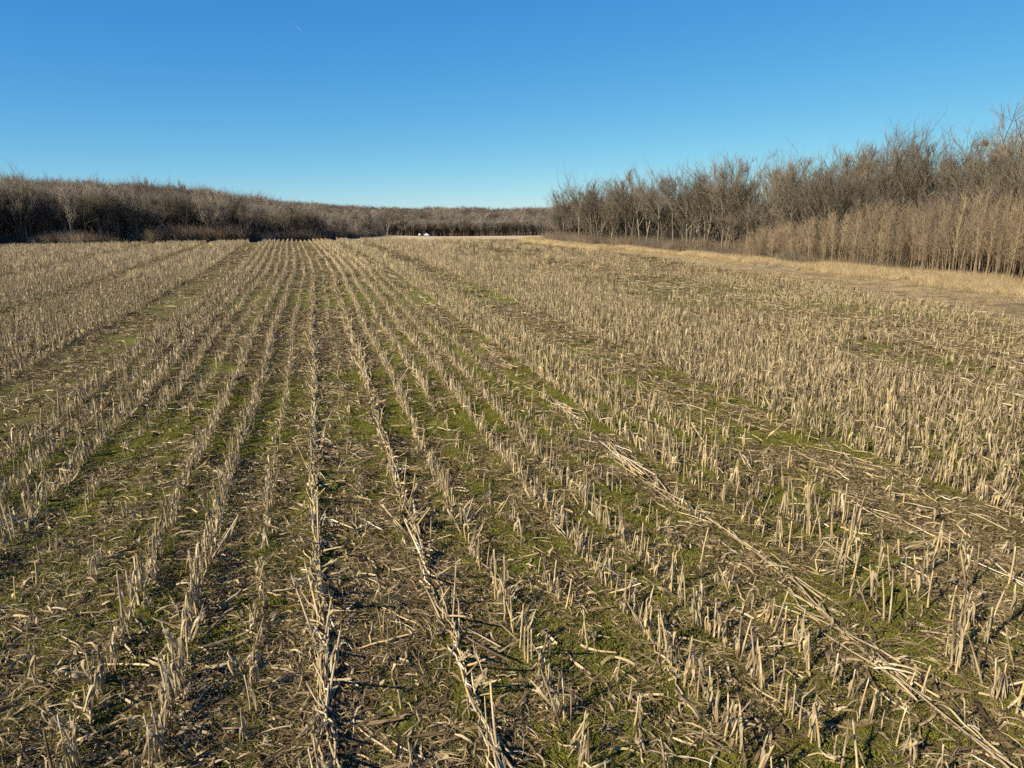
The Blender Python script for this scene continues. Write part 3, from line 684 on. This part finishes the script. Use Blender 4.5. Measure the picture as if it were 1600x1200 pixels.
# right wood: the trees of its front and skyline as (x, y, height, kind, width)
RIGHT = [(41.6, 121.4, 6.7, 8, 1.09),
         (40.6, 114.6, 9.4, 5, 0.98),
         (41.0, 109.3, 10.9, 6, 0.85),
         (42.5, 106.3, 11.1, 8, 0.96),
         (43.7, 102.6, 10.4, 0, 0.93),
         (44.5, 98.8, 11.4, 4, 1.1),
         (44.7, 93.8, 11.4, 7, 1.08),
         (44.9, 89.3, 11.4, 9, 0.98),
         (46.2, 87.3, 11.1, 4, 1.0),
         (45.7, 82.1, 11.7, 9, 0.95),
         (46.7, 80.7, 11.0, 8, 1.09),
         (46.9, 76.6, 11.4, 5, 0.87),
         (48.6, 76.4, 12.2, 5, 1.08),
         (49.0, 74.6, 11.1, 6, 0.88),
         (50.2, 73.2, 11.4, 0, 1.0),
         (49.1, 68.7, 11.2, 4, 0.87),
         (49.9, 67.6, 11.8, 1, 0.86),
         (53.6, 70.2, 11.4, 7, 0.91),
         (53.1, 66.4, 11.5, 9, 1.09),
         (55.6, 67.7, 12.5, 2, 0.91),
         (55.6, 65.2, 12.7, 1, 1.07),
         (55.3, 62.5, 13.2, 0, 1.05),
         (54.8, 59.8, 12.2, 8, 0.9),
         (57.5, 60.5, 13.4, 3, 0.93),
         (56.2, 57.5, 12.9, 0, 1.07),
         (56.2, 55.3, 11.8, 9, 0.89),
         (58.0, 55.0, 12.2, 7, 0.92),
         (58.6, 53.8, 11.9, 1, 1.08),
         (56.6, 50.7, 11.8, 9, 1.04),
         (58.6, 50.9, 12.4, 0, 0.87),
         (58.6, 49.4, 13.8, 1, 1.01),
         (59.2, 48.4, 14.4, 0, 1.01),
         (58.0, 45.8, 12.6, 0, 0.91)]
for n, (x, y, h, v, wide) in enumerate(RIGHT, 1):
    h *= .95
    plant('bare_tree', TREES[v], x, y, h, n*2.399, '%s bare tree in the right wood, %s counting from its left end' % (('low', 'middling', 'tall')[0 if h < 9.5 else 1 if h < 12.5 else 2], ordinal(n)), 'tree', 'bare trees of the right wood', wide)

# two pale dead trunks that show inside the right wood
plant('pale_tree', WHITES[1], 46.6, 84.0, 8.2, .6, 'pale leaning dead trunk inside the left half of the right wood', 'tree', None, .8, (.12, -.22))
plant('pale_tree', WHITES[2], 53.4, 62.0, 8.6, 2.2, 'pale forked trunk rising just behind the sapling thicket', 'tree', None, .8, (.05, -.15))
# the trees crowded behind them read as one mass
P_, S_, I_ = [], [], []
for i in range(470):
    y = rng.uniform(2, 150); off = 2.5+34*rng.random()**1.2; x = float(wood_right(y))+off
    if not in_view(x, y, 14): continue
    d, u, v = cam_depth(x, y, 0)
    hh = rng.uniform(.52, .84)*float(np.interp(u, [.5, .55, .6, .7, .8, .9, 1, 1.2], [7, 10.0, 10.8, 11.3, 12, 12.2, 12.6, 12.8]))
    P_.append((x, y, float(zg(x, y)))); S_.append((hh/10*rng.uniform(.75, 1.0),)*2+(hh/10,)); I_.append(int(rng.integers(0, 6)))
COL_WOOD = source_collection('wood_source', WOODS); COL_HILL = source_collection('hill_source', HILLS)
scatter('woodland', 'mass of bare trees crowded behind the front of the right wood', 'wood', P_, yaw_only(len(P_)), S_, I_, COL_WOOD)

# ------------------------------------------------------------------ sapling thicket at the right wood's foot
def sapling(seed, h=5.0, n=26, tone=.5, mat=M_SAP, split=True, base_r=.022):
    r = np.random.default_rng(seed); tk, cr = MB(), MB(); SB, ST, SR, TT = [], [], [], []
    t = np.linspace(0, 1, 7); b = r.normal(0, .05, 2)
    P = np.stack([b[0]*h*t**2+.05*np.sin(t*6+seed), b[1]*h*t**2+.05*np.cos(t*5+seed), h*t-.1], -1)
    tk.tube(P, base_r*np.linspace(1, .15, 7), 5, np.clip(tone+r.normal(.1, .06, 7), 0, 1), False)
    for i in range(n):
        q = r.uniform(.33, .95); p = np.array([np.interp(q, t, P[:, j]) for j in range(3)]); a = r.uniform(0, 6.28); l = h*r.uniform(.12, .30)*(1.1-.6*q)
        g = r.uniform(.3, 1.0); d = np.array([math.cos(a)*g, math.sin(a)*g, 1]); d /= np.linalg.norm(d); e = p+d*l
        SB.append(p); ST.append(e); SR.append(.0075); TT.append(tone+r.normal(0, .12))
        for _ in range(5):
            c = p+d*l*r.uniform(.25, .85); a2 = r.uniform(0, 6.28); d2 = d+np.array([math.cos(a2), math.sin(a2), .2])*.5; d2 /= np.linalg.norm(d2)
            SB.append(c); ST.append(c+d2*l*r.uniform(.3, .6)); SR.append(.0052); TT.append(tone+r.normal(0, .12))
    (cr if split else tk).spikes(SB, ST, SR, np.clip(TT, 0, 1))
    return (tk.mesh('trunk', mat), cr.mesh('crown', mat)) if split else tk.mesh('thicket', mat)
SAPS = [sapling(700+i, tone=(.4, .5, .6, .45, .3, .78, .35, .5)[i], n=30+2*i) for i in range(8)]
SRC_SAP = [sapling(800+i, tone=(.4, .5, .6, .35, .45, .3, .55, .2)[i % 8] if i else .8, n=26, split=False, base_r=.020) for i in range(10)]
def thicket_h(y): return float(np.interp(y, [0, 20, 36, 44, 52, 60, 68, 76, 84, 95], [7.4, 7.3, 7.1, 6.8, 6.2, 5.0, 3.7, 2.6, 2.0, 1.8]))
front = []
for i in range(72):
    y = 33+35*(i+rng.uniform(0, .9))/72; x = float(wood_right(y))+rng.uniform(-.9, .9)
    front.append((math.atan2(x, y), x, y))
for n, (_, x, y) in enumerate(sorted(front), 1):
    h = thicket_h(y)*rng.uniform(.5, 1.0); v = int(rng.integers(0, 8))
    e = bpy.data.objects.new('sapling', None); C.objects.link(e); e.location = (x, y, float(zg(x, y))); e.rotation_euler = (rng.normal(0, .04), rng.normal(0, .04), rng.uniform(0, 6.28)); e.scale = (1.1, 1.1, h/5)
    link('trunk', SAPS[v][0], e); link('crown', SAPS[v][1], e)
    tag(e, 'slender tan sapling at the front of the thicket, %s counting from its left end' % ordinal(n), 'sapling', 'saplings along the front of the thicket')
P_, R_, S_, I_ = [], [], [], []
for i in range(2700):
    y = 8+62*rng.random() if rng.random() < .9 else 68+18*rng.random()**1.5; x = float(wood_right(y))+.3+rng.random()**1.15*(9.5 if y < 60 else 6.5)
    if not in_view(x, y, 12): continue
    h = thicket_h(y)*rng.uniform(.4, 1.05); P_.append((x, y, float(zg(x, y)))); R_.append((rng.normal(0, .07), rng.normal(0, .07), rng.uniform(0, 6.28))); s = rng.uniform(.9, 1.4); S_.append((s, s, h/5)); I_.append(int(rng.integers(0, 10)))
scatter('thicket', 'dense mass of tan saplings filling the thicket below the right trees', 'thicket', P_, R_, S_, I_, source_collection('thicket_source', SRC_SAP))

# ------------------------------------------------------------------ brush under the trees
def brush(seed, mat, n=150, h=1.8, wd=.9):
    r = np.random.default_rng(seed); mb = MB(); b = np.concatenate([r.normal(0, wd*.35, (n, 2)), np.full((n, 1), -.05)], 1)
    hh = h*r.uniform(.35, 1.05, n); d = r.normal(0, .38, (n, 2)); t = b+np.concatenate([d*hh[:, None], hh[:, None]], 1)
    mb.spikes(b, t, r.uniform(.006, .012, n), r.uniform(0, .9, n))
    f = r.uniform(.3, .9, n)[:, None]; c = b+(t-b)*f; t2 = c+r.normal(0, .3, (n, 3))*h*.35+np.array([0, 0, .2*h]); mb.spikes(c, t2, .005, r.uniform(0, .9, n))
    return mb.mesh('brush', mat)
SRC_BRUSH = [brush(900+i, (M_TWIG, M_TWIG, M_RUST, M_TWIG, M_TWIG, M_BARK)[i]) for i in range(6)]
COL_BRUSH = source_collection('brush_source', SRC_BRUSH)
P_, S_, I_ = [], [], []
for i in range(1500):
    y = rng.uniform(50, 130); x = float(wood_right(y))-.6+26*rng.random()**1.6
    s = rng.uniform(.5, 1.25)*(1 if y > 78 else .8); P_.append((x, y, float(zg(x, y)))); S_.append(s); I_.append(int(rng.choice([0, 1, 3, 4, 0, 1, 2])))
scatter('underbrush', 'twiggy brown underbrush along the foot of the right wood', 'brush', P_, yaw_only(len(P_)), S_, I_, COL_BRUSH)

# ------------------------------------------------------------------ left wood and its hill
def lead_h(x): return float(np.interp(x, [-70, -45, -20, -5, 5], [10.8, 10.6, 8.4, 7.2, 6.8]))
left = []
for i in range(46):
    x = -59+60*(i+rng.uniform(0, .9))/46; y = float(wood_left_y(x))+rng.uniform(.5, 6); left.append((math.atan2(x, y), x, y))
for n, (_, x, y) in enumerate(sorted(left), 1):
    h = lead_h(x)*rng.uniform(.78, 1.02)
    plant('bare_tree', TREES[int(rng.integers(0, 10))], x, y, h, rng.uniform(0, 6.28), '%s bare tree at the front of the left wood, %s counting from the left' % (('low', 'middling', 'tall')[0 if h < 8.5 else 1 if h < 10.5 else 2], ordinal(n)), 'tree', 'bare trees at the front of the left wood', rng.uniform(.75, 1.0))
plant('pale_tree', WHITES[0], -46.2, 138.5, 13.0, .3, 'tall white barked tree standing out near the left edge of the photo', 'tree', None, .9)
plant('pale_tree', WHITES[1], -17.6, 150, 8.8, 1.0, 'left of two white barked forked trees in the left wood', 'tree', 'white barked trees in the left wood', 1.0)
plant('pale_tree', WHITES[2], -14.0, 151, 9.6, 2.4, 'right of two white barked forked trees in the left wood', 'tree', 'white barked trees in the left wood', 1.2)
plant('pale_tree', WHITES[1], 23.6, 246, 7.0, 3.0, 'small far white barked tree left of the distant white vehicles', 'tree', None, .7)
P_, S_, I_ = [], [], []
def wood_ok(x, y): return y > float(wood_left_y(x))+1.5
n_try = 12500
for i in range(n_try):
    az = R(rng.uniform(-36, 7)); r = math.sqrt(rng.uniform(118**2, 375**2)); x, y = r*math.sin(az), r*math.cos(az)
    if not wood_ok(x, y) or rng.random() > float(np.interp(r, [118, 200, 375], [1, .75, .5])): continue
    h = (.55+.5*rng.random()**.7+(.25*rng.random() if rng.random() < .12 else 0))*float(np.interp(math.degrees(az), [-36, -6, -1, 3, 8], [11.2, 10.5, 8.8, 7.8, 7.4]))
    if r > 230: h *= .76
    if r < 215: h = min(h, 10.4)*float(np.interp(math.degrees(az), [-14, -8, -2], [.95, .82, .8]))
    P_.append((x, y, float(zg(x, y)))); s = h/10*rng.uniform(.75, 1.05); S_.append((s, s, h/10)); I_.append(int(rng.integers(0, 8)))
scatter('hillside_wood', 'bare brown woodland covering the low hill on the left', 'wood', P_, yaw_only(len(P_)), S_, I_, COL_HILL)
P_, S_, I_ = [], [], []
for i in range(3000):
    az = R(rng.uniform(-6, 30)); r = math.sqrt(rng.uniform(405**2, 830**2)); x, y = r*math.sin(az), r*math.cos(az)
    if not wood_ok(x, y): continue
    h = 10.4*(.55+.45*rng.random()**.6+(.2*rng.random() if rng.random() < .1 else 0))*(.62+.72*float(fbm(x*.02, y*.03, 8, 3))); P_.append((x, y, float(zg(x, y)))); s = h/10*rng.uniform(1.1, 1.6); S_.append((s, s, h/10)); I_.append(int(rng.integers(0, 8)))
for i in range(700):                                      # the near border of that wood
    x = rng.uniform(28, 175); y = float(wood_left_y(x))+rng.uniform(1, 14); h = rng.uniform(6.5, 9.5)
    P_.append((x, y, float(zg(x, y)))); s = h/10*rng.uniform(1.0, 1.5); S_.append((s, s, h/10)); I_.append(int(rng.integers(0, 8)))
scatter('distant_wood', 'far bare woodland on the low ridge closing the view', 'wood', P_, yaw_only(len(P_)), S_, I_, COL_HILL)
P_, S_, I_ = [], [], []
for i in range(1500):
    x = rng.uniform(-100, 34); y = float(wood_left_y(x))+rng.uniform(0, 16); P_.append((x, y, float(zg(x, y)))); S_.append(rng.uniform(.7, 1.6)); I_.append(int(rng.choice([0, 1, 2, 3, 5, 5])))
for i in range(260):
    x = rng.uniform(-27, -13); y = float(wood_left_y(x))+rng.uniform(0, 5); P_.append((x, y, float(zg(x, y)))); S_.append(rng.uniform(1.3, 2.1)); I_.append(int(rng.choice([2, 5, 1])))
scatter('hedge_brush', 'dark twiggy brush along the foot of the left wood', 'brush', P_, yaw_only(len(P_)), S_, I_, COL_BRUSH)

# ------------------------------------------------------------------ two dark dead weeds standing in the stubble, a nest, far vehicles, a contrail
def dead_weed(seed):
    r = np.random.default_rng(seed); mb = MB(); t = np.linspace(0, 1, 5)
    mb.tube(np.stack([.06*t*t, .03*t, 1.25*t-.03], -1), .018*(1.1-.7*t), 5, .4, False); st = mb.mesh('stem', M_WEED)
    mb = MB(); n = 150; b = np.stack([r.normal(0, .05, n), r.normal(0, .05, n), r.uniform(.1, 1.15, n)], -1); a = r.uniform(0, 6.28, n); l = r.uniform(.15, .5, n)
    mb.spikes(b, b+np.stack([np.cos(a)*l*.7, np.sin(a)*l*.7, l*.55], -1), .011, r.uniform(0, .6, n)); return st, mb.mesh('side_shoots', M_WEED)
for sd, x, y, s, lab in ((1, 19.3, 89, 1.25, 'taller left of two dark dead weeds standing in the far stubble'), (2, 22.5, 92.7, 1.0, 'shorter right of two dark dead weeds standing in the far stubble')):
    st, sh = dead_weed(sd); e = bpy.data.objects.new('dead_weed', None); C.objects.link(e); e.location = (x, y, float(zg(x, y))); e.scale = (s,)*3
    link('stem', st, e); link('side_shoots', sh, e); tag(e, lab, 'weed', 'dead weeds in the stubble')
def nest():
    r = np.random.default_rng(5); mb = MB(); n = 420; d = r.normal(0, 1, (n, 3)); d /= np.linalg.norm(d, axis=1)[:, None]; p = d*np.array([.20, .22, .17])*r.uniform(.55, 1, (n, 1))
    mb.spikes(p, p+r.normal(0, .12, (n, 3)), .025, r.uniform(0, .35, n)); return mb.mesh('leaf_nest', M_RUST)
tag(link('leaf_nest', nest(), None, (56.6, 51.6, 10.9)), 'dark ball of leaves and twigs high in a tree near the right edge', 'nest')

M_CARW = plain('white car paint', (.62, .62, .60), .4); M_CARG = plain('dark car glass', (.02, .025, .03), .15); M_TYRE = plain('tyre rubber', (.02, .02, .02), .8); M_RIM = plain('wheel rim', (.5, .5, .5), .35, .6)
def prism(mb, prof, w0, w1=None):
    """side profile (y, z) swept across x, narrowing to w1 at the top"""
    prof = np.array(prof, float); zmx, zmn = prof[:, 1].max(), prof[:, 1].min(); w1 = w1 or w0
    hw = (w0+(w1-w0)*(prof[:, 1]-zmn)/(zmx-zmn))/2; n = len(prof)
    V = np.concatenate([np.stack([-hw, prof[:, 0], prof[:, 1]], -1), np.stack([hw, prof[:, 0], prof[:, 1]], -1)])
    j = np.arange(n); q = np.stack([j, (j+1) % n, (j+1) % n+n, j+n], -1)
    tr = [(0, k+1, k) for k in range(1, n-1)]+[(n, n+k, n+k+1) for k in range(1, n-1)]
    mb.add(V, q, tr)
M_SILVER = plain('silver car paint', (.40, .41, .42), .3)
def vehicle(name, loc, yaw, body, cab, glass, label, paint=M_CARW):
    e = bpy.data.objects.new(name, None); C.objects.link(e); e.location = loc; e.rotation_euler = (0, 0, yaw); e.scale = (.88,)*3
    mb = MB(); prism(mb, body, 1.85, 1.75); link('body', mb.mesh('body', paint), e)
    mb = MB(); prism(mb, cab, 1.72, 1.4); link('cab', mb.mesh('cab', paint), e)
    for g in glass:
        mb = MB(); prism(mb, g, 1.735, 1.50); link('window', mb.mesh('window', M_CARG), e)
    mb = MB(); a = np.linspace(0, 2*np.pi, 15); mb.tube(np.array([[-.11, 0, 0], [-.10, 0, 0], [.10, 0, 0], [.11, 0, 0]]), [.30, .36, .36, .30], 14, .5, True); ty = mb.mesh('tyre', M_TYRE)
    mb = MB(); mb.tube(np.array([[-.118, 0, 0], [0, 0, 0], [.118, 0, 0]]), [.2, .21, .2], 10, .5, True); ri = mb.mesh('rim', M_RIM)
    for sx in (-1, 1):
        for yy in (-1.5, 1.55):
            wl = link('wheel', ty, e, (sx*.84, yy, .36)); link('rim', ri, wl)
    return tag(e, label, 'vehicle', 'vehicles at the far field edge')
vx, vy = 62.2, 412.0
vehicle('pickup_truck', (vx, vy, float(zg(vx, vy))), R(18), [(-2.6, .45), (2.6, .45), (2.65, .95), (1.3, 1.05), (-2.65, 1.05)], [(-.5, 1.0), (1.2, 1.0), (.65, 1.75), (-.3, 1.78)], [[(.35, 1.12), (.98, 1.12), (.58, 1.62), (.35, 1.64)], [(-.35, 1.12), (.25, 1.12), (.25, 1.64), (-.22, 1.64)]], 'white pickup parked at the far field edge before the distant wood')
vx, vy = 58.4, 413.0
vehicle('parked_car', (vx, vy, float(zg(vx, vy))), R(-12), [(-2.2, .4), (2.2, .4), (2.25, .75), (1.2, .95), (-2.2, .98)], [(-2.0, .95), (1.1, .95), (.4, 1.5), (-1.7, 1.52)], [[(-.4, 1.0), (.8, 1.0), (.3, 1.42), (-.4, 1.43)], [(-1.75, 1.0), (-.5, 1.0), (-.5, 1.43), (-1.6, 1.43)]], 'small silver car at the far field edge, left of the white pickup', M_SILVER)

def contrail():
    m = bpy.data.materials.new('ice crystal trail'); m.use_nodes = True; t = m.node_tree; b = t.nodes['Principled BSDF']
    b.inputs['Base Color'].default_value = (.9, .93, .95, 1); b.inputs['Roughness'].default_value = 1; b.inputs['Alpha'].default_value = .1
    no = t.nodes.new('ShaderNodeTexNoise'); no.inputs['Scale'].default_value = .02
    mr = t.nodes.new('ShaderNodeMapRange'); mr.inputs['To Min'].default_value = .005; mr.inputs['To Max'].default_value = .022; t.links.new(no.outputs[0], mr.inputs[0]); t.links.new(mr.outputs[0], b.inputs['Alpha'])
    mb = MB(); s = np.linspace(0, 1, 9); A = np.array([-85.0, 10600, 2430]); B = np.array([40.0, 10500, 2290])
    mb.tube(A+(B-A)*s[:, None], 9*np.sin(s*3.0+.05)+1.0, 8, .5, True); me = mb.mesh('contrail', m, True)
    tag(link('contrail', me), 'short faint white contrail streak high in the blue sky', 'contrail')
contrail()
